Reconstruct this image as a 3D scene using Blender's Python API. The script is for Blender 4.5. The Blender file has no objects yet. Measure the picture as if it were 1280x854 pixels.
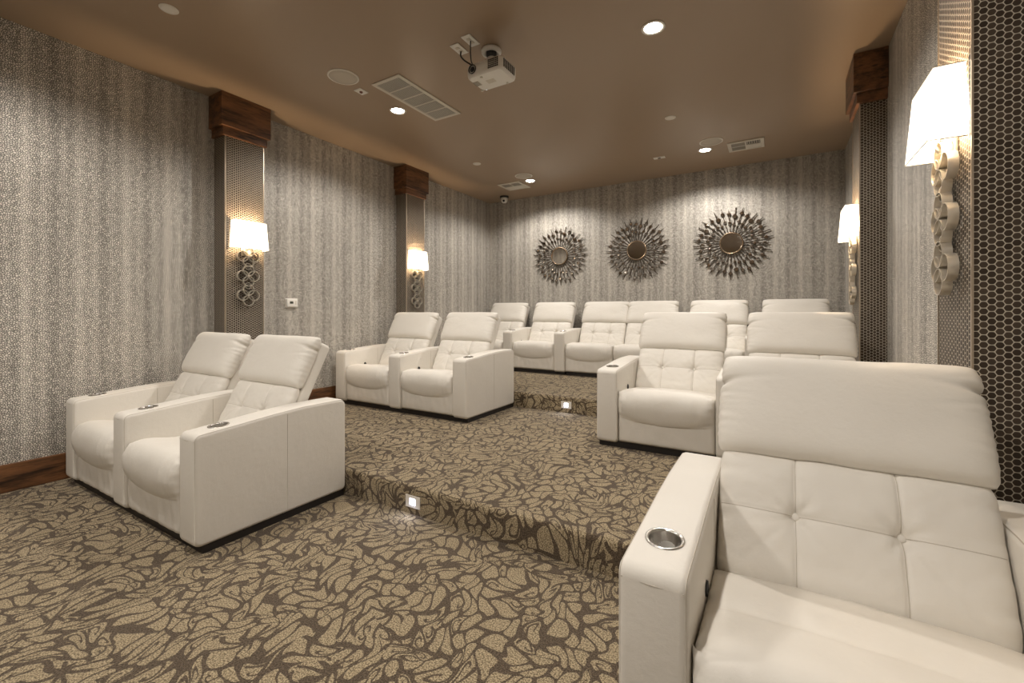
import bpy, bmesh, math, random
from mathutils import Vector, Matrix, noise
R = math.radians
PI = math.pi
random.seed(7)
scene = bpy.context.scene
COL = scene.collection

# ------------------------------------------------------------------ camera, world, exposure
cam_d = bpy.data.cameras.new('camera')
cam_d.sensor_width = 36.0
cam_d.lens = 551.0 / 1280.0 * 36.0
cam_d.shift_y = -36.0 / 1280.0
cam_d.clip_start = 0.02
cam = bpy.data.objects.new('camera', cam_d)
COL.objects.link(cam)
cam.location = (0, 0, 1.25)
cam.rotation_euler = (R(90), 0, R(30.918))
scene.camera = cam

world = bpy.data.worlds.new('world')
scene.world = world
world.use_nodes = True
world.node_tree.nodes['Background'].inputs[0].default_value = (1.0, 0.9, 0.8, 1)
world.node_tree.nodes['Background'].inputs[1].default_value = 0.0

vs = scene.view_settings
vs.view_transform = 'Standard'
vs.look = 'None'
vs.gamma = 1.0
vs.use_curve_mapping = False
vs.exposure = 0.60
scene.cycles.max_bounces = 10
scene.cycles.diffuse_bounces = 7
scene.cycles.glossy_bounces = 4
scene.cycles.sample_clamp_indirect = 4.0
scene.cycles.caustics_reflective = False
scene.cycles.caustics_refractive = False

DOWN_W = 100.0          # each recessed downlight
SCONCE_W = 17.0         # bulb inside each sconce shade
DOWN_COL = (1.0, 0.935, 0.85)
SCONCE_COL = (1.0, 0.72, 0.44)

# ------------------------------------------------------------------ room measures
XL, XR, YB, YF, ZC = -4.60, 0.74, 6.87, -3.4, 3.295
Y1, Z1 = 2.03, 0.17
Y2, Z2 = 4.38, 0.34

# ------------------------------------------------------------------ object helpers
def link(name, me, mats=None, parent=None, loc=(0, 0, 0), smooth=False):
    o = bpy.data.objects.new(name, me)
    COL.objects.link(o)
    if mats is not None:
        for m in (mats if isinstance(mats, (list, tuple)) else [mats]):
            me.materials.append(m)
    o.location = loc
    if parent: o.parent = parent
    if smooth:
        for p in me.polygons: p.use_smooth = True
    return o

def fin(name, bm, mats=None, parent=None, loc=(0, 0, 0), smooth=False, angle=None):
    bmesh.ops.recalc_face_normals(bm, faces=bm.faces)
    me = bpy.data.meshes.new(name)
    bm.to_mesh(me); bm.free()
    o = link(name, me, mats, parent, loc, smooth or angle is not None)
    if angle is not None:
        try: me.set_sharp_from_angle(angle=R(angle))
        except Exception: pass
    return o

def thing(name, label, cat, loc=(0, 0, 0), rz=0, group=None):
    o = bpy.data.objects.new(name, None)
    COL.objects.link(o)
    o.empty_display_size = 0.1
    o.location = loc; o.rotation_euler = (0, 0, rz)
    tag(o, label, cat, group)
    return o

def tag(o, label, cat, group=None):
    o['label'] = label; o['category'] = cat
    if group: o['group'] = group
    return o

def struct(name, bm, m, smooth=False, angle=None):
    o = fin(name, bm, m, smooth=smooth, angle=angle)
    o['kind'] = 'structure'
    return o

def copy_tree(o, parent=None):
    c = o.copy(); COL.objects.link(c); c.parent = parent
    for ch in list(o.children): copy_tree(ch, c)
    return c

def box(bm, x0, x1, y0, y1, z0, z1, bev=0.0, seg=2, mi=0):
    g = bmesh.ops.create_cube(bm, size=1.0)
    vs_ = g['verts']
    for v in vs_:
        v.co = Vector(((x0 + x1) / 2 + v.co.x * (x1 - x0), (y0 + y1) / 2 + v.co.y * (y1 - y0), (z0 + z1) / 2 + v.co.z * (z1 - z0)))
    fs = set(f for v in vs_ for f in v.link_faces)
    for f in fs: f.material_index = mi
    if bev > 0:
        es = list(set(e for v in vs_ for e in v.link_edges))
        r = bmesh.ops.bevel(bm, geom=es, offset=bev, segments=seg, profile=0.5, affect='EDGES')
        for f in r['faces']: f.material_index = mi

def lathe(bm, prof, n=32, M=None, mi=0):
    """prof: list of (r, z); revolve about Z, M optional transform."""
    rings = []
    for r, z in prof:
        if r < 1e-6:
            rings.append([bm.verts.new((0, 0, z))])
        else:
            rings.append([bm.verts.new((r * math.cos(2 * PI * i / n), r * math.sin(2 * PI * i / n), z)) for i in range(n)])
    for a, b in zip(rings, rings[1:]):
        for i in range(n):
            j = (i + 1) % n
            if len(a) == 1 and len(b) == 1: continue
            if len(a) == 1: f = bm.faces.new((a[0], b[i], b[j]))
            elif len(b) == 1: f = bm.faces.new((a[i], b[0], a[j]))
            else: f = bm.faces.new((a[i], b[i], b[j], a[j]))
            f.material_index = mi
    if M is not None:
        for ring in rings:
            for v in ring: v.co = M @ v.co

def tube(bm, pts, r, n=8, closed=False, mi=0):
    pts = [Vector(p) for p in pts]
    N = len(pts)
    rings = []
    up = None
    for i, p in enumerate(pts):
        a = pts[(i - 1) % N] if (closed or i > 0) else p
        b = pts[(i + 1) % N] if (closed or i < N - 1) else p
        t = (b - a).normalized()
        if up is None:
            up = Vector((0, 0, 1)) if abs(t.z) < 0.9 else Vector((1, 0, 0))
        s = t.cross(up).normalized()
        up = s.cross(t).normalized()
        rr = r[i] if isinstance(r, (list, tuple)) else r
        rings.append([bm.verts.new(p + (s * math.cos(2 * PI * k / n) + up * math.sin(2 * PI * k / n)) * rr) for k in range(n)])
    for i in range(N if closed else N - 1):
        a, b = rings[i], rings[(i + 1) % N]
        for k in range(n):
            f = bm.faces.new((a[k], b[k], b[(k + 1) % n], a[(k + 1) % n])); f.material_index = mi
    if not closed:
        bm.faces.new(list(reversed(rings[0]))).material_index = mi
        bm.faces.new(rings[-1]).material_index = mi

def spline(pts, sub=6, closed=False):
    """Catmull-Rom through 2-D or 3-D points."""
    P = [Vector(p) for p in pts]; n = len(P); out = []
    rng = range(n if closed else n - 1)
    for i in rng:
        p0 = P[(i - 1) % n] if (closed or i > 0) else P[0]
        p1 = P[i]; p2 = P[(i + 1) % n]
        p3 = P[(i + 2) % n] if (closed or i < n - 2) else P[-1]
        for k in range(sub):
            t = k / sub
            out.append(0.5 * ((2 * p1) + (p2 - p0) * t + (2 * p0 - 5 * p1 + 4 * p2 - p3) * t * t + (3 * p1 - p0 - 3 * p2 + p3) * t ** 3))
    if not closed: out.append(P[-1])
    return out

# ------------------------------------------------------------------ material helpers
class NT:
    def __init__(s, name):
        s.m = bpy.data.materials.new(name); s.m.use_nodes = True
        s.t = s.m.node_tree; s.t.nodes.clear()
        s.out = s.t.nodes.new('ShaderNodeOutputMaterial')
        s.b = s.t.nodes.new('ShaderNodeBsdfPrincipled')
        s.t.links.new(s.b.outputs[0], s.out.inputs[0])
    def node(s, typ, **kw):
        n = s.t.nodes.new(typ)
        for k, v in kw.items(): setattr(n, k, v)
        return n
    def put(s, inp, v):
        if isinstance(v, bpy.types.NodeSocket): s.t.links.new(v, inp)
        elif isinstance(v, (tuple, list)) and len(v) == 3 and len(inp.default_value) == 4: inp.default_value = (*v, 1)
        else: inp.default_value = v
    def ma(s, op, a, b=None, c=None, clamp=False):
        n = s.node('ShaderNodeMath', operation=op, use_clamp=clamp)
        s.put(n.inputs[0], a)
        if b is not None: s.put(n.inputs[1], b)
        if c is not None: s.put(n.inputs[2], c)
        return n.outputs[0]
    def vm(s, op, a, b=None, out=0, scale=None):
        n = s.node('ShaderNodeVectorMath', operation=op)
        s.put(n.inputs[0], a)
        if b is not None: s.put(n.inputs[1], b)
        if scale is not None: s.put(n.inputs['Scale'], scale)
        return n.outputs[out]
    def sep(s, v):
        n = s.node('ShaderNodeSeparateXYZ'); s.put(n.inputs[0], v); return n.outputs
    def comb(s, x, y, z=0.0):
        n = s.node('ShaderNodeCombineXYZ'); s.put(n.inputs[0], x); s.put(n.inputs[1], y); s.put(n.inputs[2], z); return n.outputs[0]
    def mix(s, f, a, b, typ='MIX'):
        n = s.node('ShaderNodeMix', data_type='RGBA', blend_type=typ)
        s.put(n.inputs[0], f); s.put(n.inputs[6], a); s.put(n.inputs[7], b); return n.outputs[2]
    def ss(s, v, lo, hi, a=0.0, b=1.0):
        n = s.node('ShaderNodeMapRange', interpolation_type='SMOOTHSTEP')
        s.put(n.inputs[0], v); s.put(n.inputs[1], lo); s.put(n.inputs[2], hi); s.put(n.inputs[3], a); s.put(n.inputs[4], b)
        return n.outputs[0]
    def noise(s, vec, scale, detail=2, rough=0.5, out=0, dim='3D'):
        n = s.node('ShaderNodeTexNoise', noise_dimensions=dim)
        s.put(n.inputs['Vector'], vec); s.put(n.inputs['Scale'], scale)
        n.inputs['Detail'].default_value = detail; n.inputs['Roughness'].default_value = rough
        return n.outputs[out]
    def vor(s, vec, scale, feature='F1', rnd=1.0, dim='2D'):
        n = s.node('ShaderNodeTexVoronoi', feature=feature, voronoi_dimensions=dim)
        s.put(n.inputs['Vector'], vec); s.put(n.inputs['Scale'], scale)
        n.inputs['Randomness'].default_value = rnd
        return n.outputs
    def pos(s):
        return s.node('ShaderNodeNewGeometry').outputs['Position']
    def obj(s):
        return s.node('ShaderNodeTexCoord').outputs['Object']
    def set(s, **kw):
        names = dict(color='Base Color', rough='Roughness', metal='Metallic', spec='Specular IOR Level', emi='Emission Color', estr='Emission Strength', sheen='Sheen Weight', coat='Coat Weight', trans='Transmission Weight')
        for k, v in kw.items(): s.put(s.b.inputs[names[k]], v)
        return s
    def bump(s, h, strength=0.3, dist=0.01):
        n = s.node('ShaderNodeBump'); n.inputs['Strength'].default_value = strength; n.inputs['Distance'].default_value = dist
        s.put(n.inputs['Height'], h); s.t.links.new(n.outputs[0], s.b.inputs['Normal'])

def simple(name, color, rough=0.5, metal=0.0, **kw):
    n = NT(name); n.set(color=color, rough=rough, metal=metal, **kw); return n.m

# carpet -----------------------------------------------------------
def mat_carpet():
    n = NT('carpet_scroll')
    x, y, z = n.sep(n.pos())
    P = n.comb(x, n.ma('ADD', y, z))
    def warp(V, sc, amp, src=None):
        w = n.noise(src or V, sc, 0.0, 0.5, out=1, dim='2D')
        return n.vm('ADD', V, n.vm('SCALE', n.vm('SUBTRACT', w, (0.5, 0.5, 0.5)), scale=amp))
    Q = warp(P, 4.0, 0.14)
    Q = warp(Q, 9.0, 0.064)
    # flower hearts: everything nearby turns about them
    FS = 2.6
    fv = n.vor(Q, FS, 'F1', 0.7)
    d = n.ma('DIVIDE', fv[0], FS)
    ctr = fv[2]
    ang = n.ss(d, 0.02, 0.24, 1.0, 0.0)
    rot = n.node('ShaderNodeVectorRotate', rotation_type='Z_AXIS')
    n.put(rot.inputs['Vector'], Q); n.put(rot.inputs['Center'], ctr); n.put(rot.inputs['Angle'], ang)
    sx, sy, sz = n.sep(rot.outputs[0])
    St = n.comb(n.ma('MULTIPLY', sx, 1.25), n.ma('MULTIPLY', sy, 0.85))
    VS = 13.0
    e = n.vor(St, VS, 'DISTANCE_TO_EDGE', 0.85)[0]
    f1 = n.vor(St, VS, 'F1', 0.85)
    cr = n.sep(f1[1])
    tn = n.noise(P, 8.0, 0.0, 0.5, dim='2D')
    th = n.ma('MULTIPLY_ADD', tn, 0.07, 0.025)
    # round the cell corners so the strokes swell where they join
    near = n.ss(f1[0], 0.34, 0.66, 0.0, 0.12)
    lineA = n.ss(n.ma('SUBTRACT', e, n.ma('ADD', th, near)), -0.012, 0.012, 1.0, 0.0)
    # an inner stroke that hooks into some of the leaves
    lx, ly, lz = n.sep(n.vm('SUBTRACT', St, f1[2]))
    lx = n.ma('MULTIPLY', lx, VS); ly = n.ma('MULTIPLY', ly, VS)
    a0 = n.ma('MULTIPLY', cr[1], 6.283)
    th2 = n.ma('ARCTAN2', ly, lx)
    turn = n.ma('FRACT', n.ma('DIVIDE', n.ma('ADD', th2, n.ma('ADD', a0, 6.2832)), 6.2832))
    rad = n.ma('MULTIPLY_ADD', turn, 0.46, 0.05)
    spiral = n.ma('ABSOLUTE', n.ma('SUBTRACT', f1[0], rad))
    curl = n.ma('MULTIPLY', n.ss(spiral, 0.050, 0.075, 1.0, 0.0), n.ma('GREATER_THAN', cr[0], 0.60))
    line = n.ma('MAXIMUM', lineA, curl)
    # petals radiating from the flower hearts
    qx, qy, qz = n.sep(n.vm('SUBTRACT', Q, ctr))
    thf = n.ma('ARCTAN2', qy, qx)
    spoke = n.ma('ABSOLUTE', n.ma('SINE', n.ma('ADD', n.ma('MULTIPLY', thf, 4.0), n.ma('MULTIPLY', d, 20.0))))
    spw = n.ma('DIVIDE', n.ma('MULTIPLY', 0.0085, 4.0), n.ma('ADD', d, 0.004))
    sp = n.ss(n.ma('DIVIDE', spoke, spw), 0.85, 1.15, 1.0, 0.0)
    pet = n.ma('MULTIPLY_ADD', tn, 0.09, 0.035)
    inr = n.ma('MULTIPLY', n.ma('LESS_THAN', d, pet), n.ma('GREATER_THAN', n.sep(fv[1])[0], 0.45))
    line = n.ma('ADD', n.ma('MULTIPLY', line, n.ma('SUBTRACT', 1.0, inr)), n.ma('MULTIPLY', sp, inr))
    # loop pile
    P3 = n.pos()
    g = n.noise(P3, 170.0, 1.0, 0.6)
    g2 = n.vor(P3, 210.0, 'F1', 0.8, '3D')[0]
    tan = n.mix(n.ss(g, 0.35, 0.65), (0.140, 0.107, 0.064), (0.45, 0.365, 0.235))
    brn = n.mix(n.ss(g, 0.35, 0.65), (0.052, 0.037, 0.024), (0.130, 0.097, 0.066))
    n.set(color=n.mix(line, tan, brn), rough=0.95, spec=0.1, sheen=0.15)
    n.bump(n.ma('ADD', n.ma('MULTIPLY', g2, -1.0), n.ma('MULTIPLY', line, -0.4)), 0.6, 0.004)
    return n.m

# wallpaper ----------------------------------------------------------
def mat_wallpaper():
    n = NT('pebbled_wallpaper')
    x, y, z = n.sep(n.pos())
    h = n.ma('ADD', x, y)
    P = n.comb(h, z)
    # vertical broad and narrow stripes
    big = n.ma('SINE', n.ma('MULTIPLY_ADD', h, 2 * PI / 0.285, 0.8))
    sml = n.ma('SINE', n.ma('MULTIPLY_ADD', h, 2 * PI / 0.095, 0.3))
    st = n.noise(n.comb(n.ma('MULTIPLY', h, 9.0), n.ma('MULTIPLY', z, 0.5)), 1.0, 2.0, 0.6, dim='2D')
    st2 = n.noise(n.comb(n.ma('MULTIPLY', h, 26.0), n.ma('MULTIPLY', z, 5.0)), 1.0, 2.0, 0.6, dim='2D')
    k = n.ma('ADD', n.ma('MULTIPLY', big, 0.06), n.ma('MULTIPLY', sml, 0.055))
    k = n.ma('ADD', k, n.ma('MULTIPLY_ADD', st, 0.12, 0.47))
    k = n.ma('ADD', k, n.ma('MULTIPLY_ADD', st2, 0.10, -0.05))
    # pebble spots
    wv = n.vm('ADD', P, n.vm('SCALE', n.noise(P, 60.0, 1.0, 0.5, out=1, dim='2D'), scale=0.005))
    e = n.vor(wv, 82.0, 'DISTANCE_TO_EDGE', 1.0)[0]
    cell = n.sep(n.vor(wv, 82.0, 'F1', 1.0)[1])[0]
    spot = n.ss(e, 0.06, 0.24)
    lightness = n.ma('ADD', n.ma('MULTIPLY', spot, n.ma('MULTIPLY_ADD', cell, 0.42, 0.55)), n.ma('MULTIPLY_ADD', k, 1.4, -0.86))
    f = n.ss(lightness, -0.12, 0.92)
    c = n.mix(f, (0.120, 0.110, 0.098), (0.82, 0.775, 0.70))
    n.set(color=c, rough=0.50, spec=0.4)
    n.bump(spot, 0.25, 0.002)
    return n.m

# hexagon mosaic ------------------------------------------------------
def mat_hex():
    n = NT('hex_mosaic')
    x, y, z = n.sep(n.pos())
    h = n.ma('ADD', x, y)
    s = 0.0224
    px = n.ma('DIVIDE', h, s * 0.8660254 * 2)     # two columns per period
    pz = n.ma('DIVIDE', z, s)
    def cellc(ox, oz):
        a = n.ma('SUBTRACT', n.ma('FRACT', n.ma('ADD', px, ox)), 0.5)
        b = n.ma('SUBTRACT', n.ma('FRACT', n.ma('ADD', pz, oz)), 0.5)
        a = n.ma('MULTIPLY', a, 1.7320508)
        ab = n.ma('ABSOLUTE', a); bb = n.ma('ABSOLUTE', b)
        hexd = n.ma('MAXIMUM', bb, n.ma('ADD', n.ma('MULTIPLY', ab, 0.8660254), n.ma('MULTIPLY', bb, 0.5)))
        rnd = n.ma('SQRT', n.ma('ADD', n.ma('MULTIPLY', a, a), n.ma('MULTIPLY', b, b)))
        idx = n.ma('FLOOR', n.ma('ADD', px, ox)); idz = n.ma('FLOOR', n.ma('ADD', pz, oz))
        return hexd, rnd, idx, idz
    h1, r1, i1, j1 = cellc(0, 0)
    h2, r2, i2, j2 = cellc(0.5, 0.5)
    hexd = n.ma('MINIMUM', h1, h2); rr = n.ma('MINIMUM', r1, r2)
    which = n.ma('LESS_THAN', h1, h2)
    wn = n.node('ShaderNodeTexWhiteNoise', noise_dimensions='3D')
    n.put(wn.inputs['Vector'], n.comb(n.ma('ADD', n.ma('MULTIPLY', i1, which), n.ma('MULTIPLY', i2, n.ma('SUBTRACT', 1.0, which))),
                                      n.ma('ADD', n.ma('MULTIPLY', j1, which), n.ma('MULTIPLY', j2, n.ma('SUBTRACT', 1.0, which))), which))
    rc = wn.outputs[0]
    shape = n.ma('ADD', n.ma('MULTIPLY', hexd, 0.55), n.ma('MULTIPLY', rr, 0.45))
    tile = n.ss(shape, 0.435, 0.462, 1.0, 0.0)
    tcol = n.mix(rc, (0.040, 0.028, 0.019), (0.075, 0.055, 0.040))
    c = n.mix(tile, (0.50, 0.45, 0.37), tcol)
    n.set(color=c, rough=n.ma('MULTIPLY_ADD', tile, -0.22, 0.68), spec=0.22)
    n.bump(n.ss(shape, 0.36, 0.44, 1.0, 0.0), 0.6, 0.002)
    return n.m

def mat_ceiling():
    n = NT('ceiling_paint')
    g = n.noise(n.pos(), 90.0, 2.0)
    n.set(color=(0.325, 0.238, 0.163), rough=0.33, spec=0.45)
    n.bump(g, 0.08, 0.002)
    return n.m

def mat_wood(name='alder_wood', axis=1):
    n = NT(name)
    x, y, z = n.sep(n.pos())
    P = n.comb(n.ma('MULTIPLY', x, 3.0 if axis == 1 else 1.0), n.ma('MULTIPLY', y, 1.0 if axis == 1 else 3.0), n.ma('MULTIPLY', z, 7.0))
    g = n.noise(P, 3.0, 5.0, 0.6)
    g2 = n.noise(n.vm('MULTIPLY', P, (6.0, 6.0, 7.0)), 2.2, 3.0, 0.6)
    kn = n.vor(P, 2.6, 'F1', 1.0, '3D')[0]
    f = n.ma('ADD', n.ma('MULTIPLY', g, 0.9), n.ma('MULTIPLY', g2, 0.35))
    c = n.mix(n.ss(f, 0.42, 0.82), (0.030, 0.014, 0.0065), (0.205, 0.090, 0.036))
    c = n.mix(n.ss(kn, 0.08, 0.24, 0.85, 0.0), c, (0.018, 0.008, 0.004))
    n.set(color=c, rough=0.42)
    n.bump(f, 0.15, 0.004)
    return n.m

def mat_leather():
    n = NT('white_leather')
    P = n.obj()
    g = n.vor(P, 420.0, 'DISTANCE_TO_EDGE', 1.0, '3D')[0]
    w = n.noise(P, 17.0, 4.0, 0.65)
    w2 = n.noise(n.vm('MULTIPLY', P, (1.0, 1.0, 0.35)), 34.0, 2.0, 0.5)
    c = n.mix(n.noise(P, 5.0, 2.0), (0.70, 0.665, 0.61), (0.76, 0.73, 0.675))
    n.set(color=c, rough=0.46, spec=0.4)
    n.bump(n.ma('ADD', n.ma('MULTIPLY', n.ss(g, 0.0, 0.12), 0.05), n.ma('ADD', n.ma('MULTIPLY', w, 0.9), n.ma('MULTIPLY', w2, 0.35))), 0.22, 0.012)
    return n.m

M_carpet = mat_carpet()
M_wall = mat_wallpaper()
M_hex = mat_hex()
M_ceil = mat_ceiling()
M_wood = mat_wood()
M_leather = mat_leather()
M_stitch = simple('leather_seam', (0.50, 0.455, 0.39), 0.6)
M_black = simple('black_base', (0.012, 0.009, 0.008), 0.5)
M_rubber = simple('black_plastic', (0.015, 0.015, 0.017), 0.4)
M_steel = simple('brushed_steel', (0.55, 0.53, 0.50), 0.25, 1.0)
M_white = simple('white_paint', (0.72, 0.68, 0.62), 0.45)
M_plastic = simple('white_plastic', (0.74, 0.72, 0.68), 0.35)
M_grille = simple('speaker_mesh', (0.50, 0.45, 0.38), 0.8)
M_vent = simple('vent_metal', (0.60, 0.56, 0.49), 0.5)
M_vslat = simple('vent_louvre', (0.30, 0.27, 0.22), 0.5)
M_dark = simple('dark_void', (0.03, 0.025, 0.02), 0.9)
M_nickel = simple('champagne_metal', (0.84, 0.78, 0.68), 0.30, 0.75)
M_bronze = simple('aged_bronze', (0.085, 0.065, 0.048), 0.45, 0.6)
M_brass = simple('frame_bronze', (0.36, 0.26, 0.17), 0.35, 1.0)
M_mirror = simple('mirror_glass', (0.62, 0.59, 0.55), 0.03, 1.0)
M_edge = simple('tile_edge_metal', (0.50, 0.42, 0.33), 0.35, 0.8)
M_lcd = simple('grey_lcd', (0.055, 0.055, 0.04), 0.3)

def mat_emit(name, col, strength, base=(0.8, 0.8, 0.8)):
    n = NT(name); n.set(color=base, emi=col, estr=strength, rough=0.6); return n.m
M_shade = mat_emit('lit_shade_fabric', (1.0, 0.86, 0.68), 2.1, (0.85, 0.8, 0.7))
M_lens = mat_emit('lit_lamp_lens', (1.0, 0.93, 0.82), 40.0)
M_led = mat_emit('blue_white_led', (0.72, 0.78, 1.0), 6.0)
M_led_dim = mat_emit('small_status_led', (0.75, 0.8, 1.0), 0.8)

# ------------------------------------------------------------------ setting
# floor: lower floor and two carpeted platforms with rounded nosings
bm = bmesh.new()
prof = [(YF, 0.0), (Y1, 0.0)]
def nosing(y, z, r=0.028):
    return [(y, z - r)] + [(y + r - r * math.cos(a), z - r + r * math.sin(a)) for a in (PI / 10, PI / 5, 3 * PI / 10, 2 * PI / 5, PI / 2)]
prof += nosing(Y1, Z1) + [(Y2, Z1)] + nosing(Y2, Z2) + [(YB, Z2)]
A = [bm.verts.new((XL, y, z)) for y, z in prof]
B = [bm.verts.new((XR, y, z)) for y, z in prof]
for i in range(len(prof) - 1): bm.faces.new((A[i], A[i + 1], B[i + 1], B[i]))
# underside so that the floor has body
C1 = [bm.verts.new((XL, YF, -0.15)), bm.verts.new((XL, YB, -0.15))]
D1 = [bm.verts.new((XR, YF, -0.15)), bm.verts.new((XR, YB, -0.15))]
bm.faces.new((C1[0], D1[0], D1[1], C1[1]))
bm.faces.new([A[0]] + [C1[0], C1[1]] + list(reversed(A[1:])))
bm.faces.new([B[0]] + [D1[0], D1[1]] + list(reversed(B[1:])))
bm.faces.new((A[0], B[0], D1[0], C1[0])); bm.faces.new((A[-1], C1[1], D1[1], B[-1]))
struct('floor', bm, M_carpet, angle=40)

def wall(name, x0, x1, y0, y1):
    bm = bmesh.new(); box(bm, x0, x1, y0, y1, -0.15, ZC + 0.15); return struct(name, bm, M_wall)
wall('wall_left', XL - 0.12, XL, YF - 0.12, YB + 0.12)
wall('wall_right', XR, XR + 0.12, YF - 0.12, YB + 0.12)
wall('wall_back', XL, XR, YB, YB + 0.12)
wall('wall_front', XL, XR, YF - 0.12, YF)
bm = bmesh.new(); box(bm, XL - 0.12, XR + 0.12, YF - 0.12, YB + 0.12, ZC, ZC + 0.12)
struct('ceiling', bm, M_ceil)

# ------------------------------------------------------------------ baseboards (stepping up with the platforms)
def baseboard(name, x0, x1, segs):
    bm = bmesh.new()
    for y0, y1, z0 in segs:
        box(bm, x0, x1, y0, y1, z0, z0 + 0.195, 0.003, 1)
    return struct(name, bm, M_wood)
baseboard('baseboard_left', XL, XL + 0.018, [(YF, Y1, 0.0), (Y1, 2.15, Z1), (2.51, Y2, Z1), (Y2, 4.50, Z2), (4.86, YB, Z2)])
baseboard('baseboard_right', XR - 0.018, XR, [(YF, Y1, 0.0), (2.44, Y2, Z1), (4.78, YB, Z2)])
bm = bmesh.new(); box(bm, XL + 0.018, XR - 0.018, YB - 0.018, YB, Z2, Z2 + 0.195, 0.003, 1)
struct('baseboard_back', bm, M_wood)

# ------------------------------------------------------------------ tiled columns with wooden capitals
def column(side, y0, y1, label, z0):
    w = XL if side < 0 else XR
    fx = -4.405 if side < 0 else 0.57
    t = thing('tiled_column', label, 'column', (w, (y0 + y1) / 2, z0), 0, 'mosaic tiled wall columns')
    lx = fx - w
    hy = (y1 - y0) / 2
    def bx(name, x, ox, oy, za, zb, mat, bev, par=t):
        bm = bmesh.new()
        a, b = sorted((0, x + (ox if x > 0 else -ox)))
        box(bm, a, b, -hy - oy, hy + oy, za - z0, zb - z0, bev, 2)
        return fin(name, bm, mat, par)
    bx('shaft', lx, 0, 0, z0, 2.93, M_hex, 0)
    cap = bx('capital', lx, 0.045, 0.05, 2.985, ZC, M_wood, 0.004)
    bx('lower_molding', lx, 0.022, 0.025, 2.905, 2.985, M_wood, 0.003, cap)
    for s in (-1, 1):
        bm = bmesh.new()
        box(bm, lx - 0.003, lx + 0.003, s * hy - 0.003, s * hy + 0.003, 0, 2.905 - z0)
        fin('corner_trim', bm, M_edge, t)
    return t
column(-1, 2.15, 2.51, 'mosaic tiled column on the left wall above the nearest two-seat recliner, with glowing sconce', 0.17)
column(-1, 4.50, 4.86, 'farther mosaic tiled column on the left wall, nearest the back corner', Z2)
column(1, 2.08, 2.44, 'large nearest mosaic tiled column on the right wall beside the foreground recliner', 0.17)
column(1, 4.42, 4.78, 'farther mosaic tiled column on the right wall showing its wooden capital', Z2)

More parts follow.
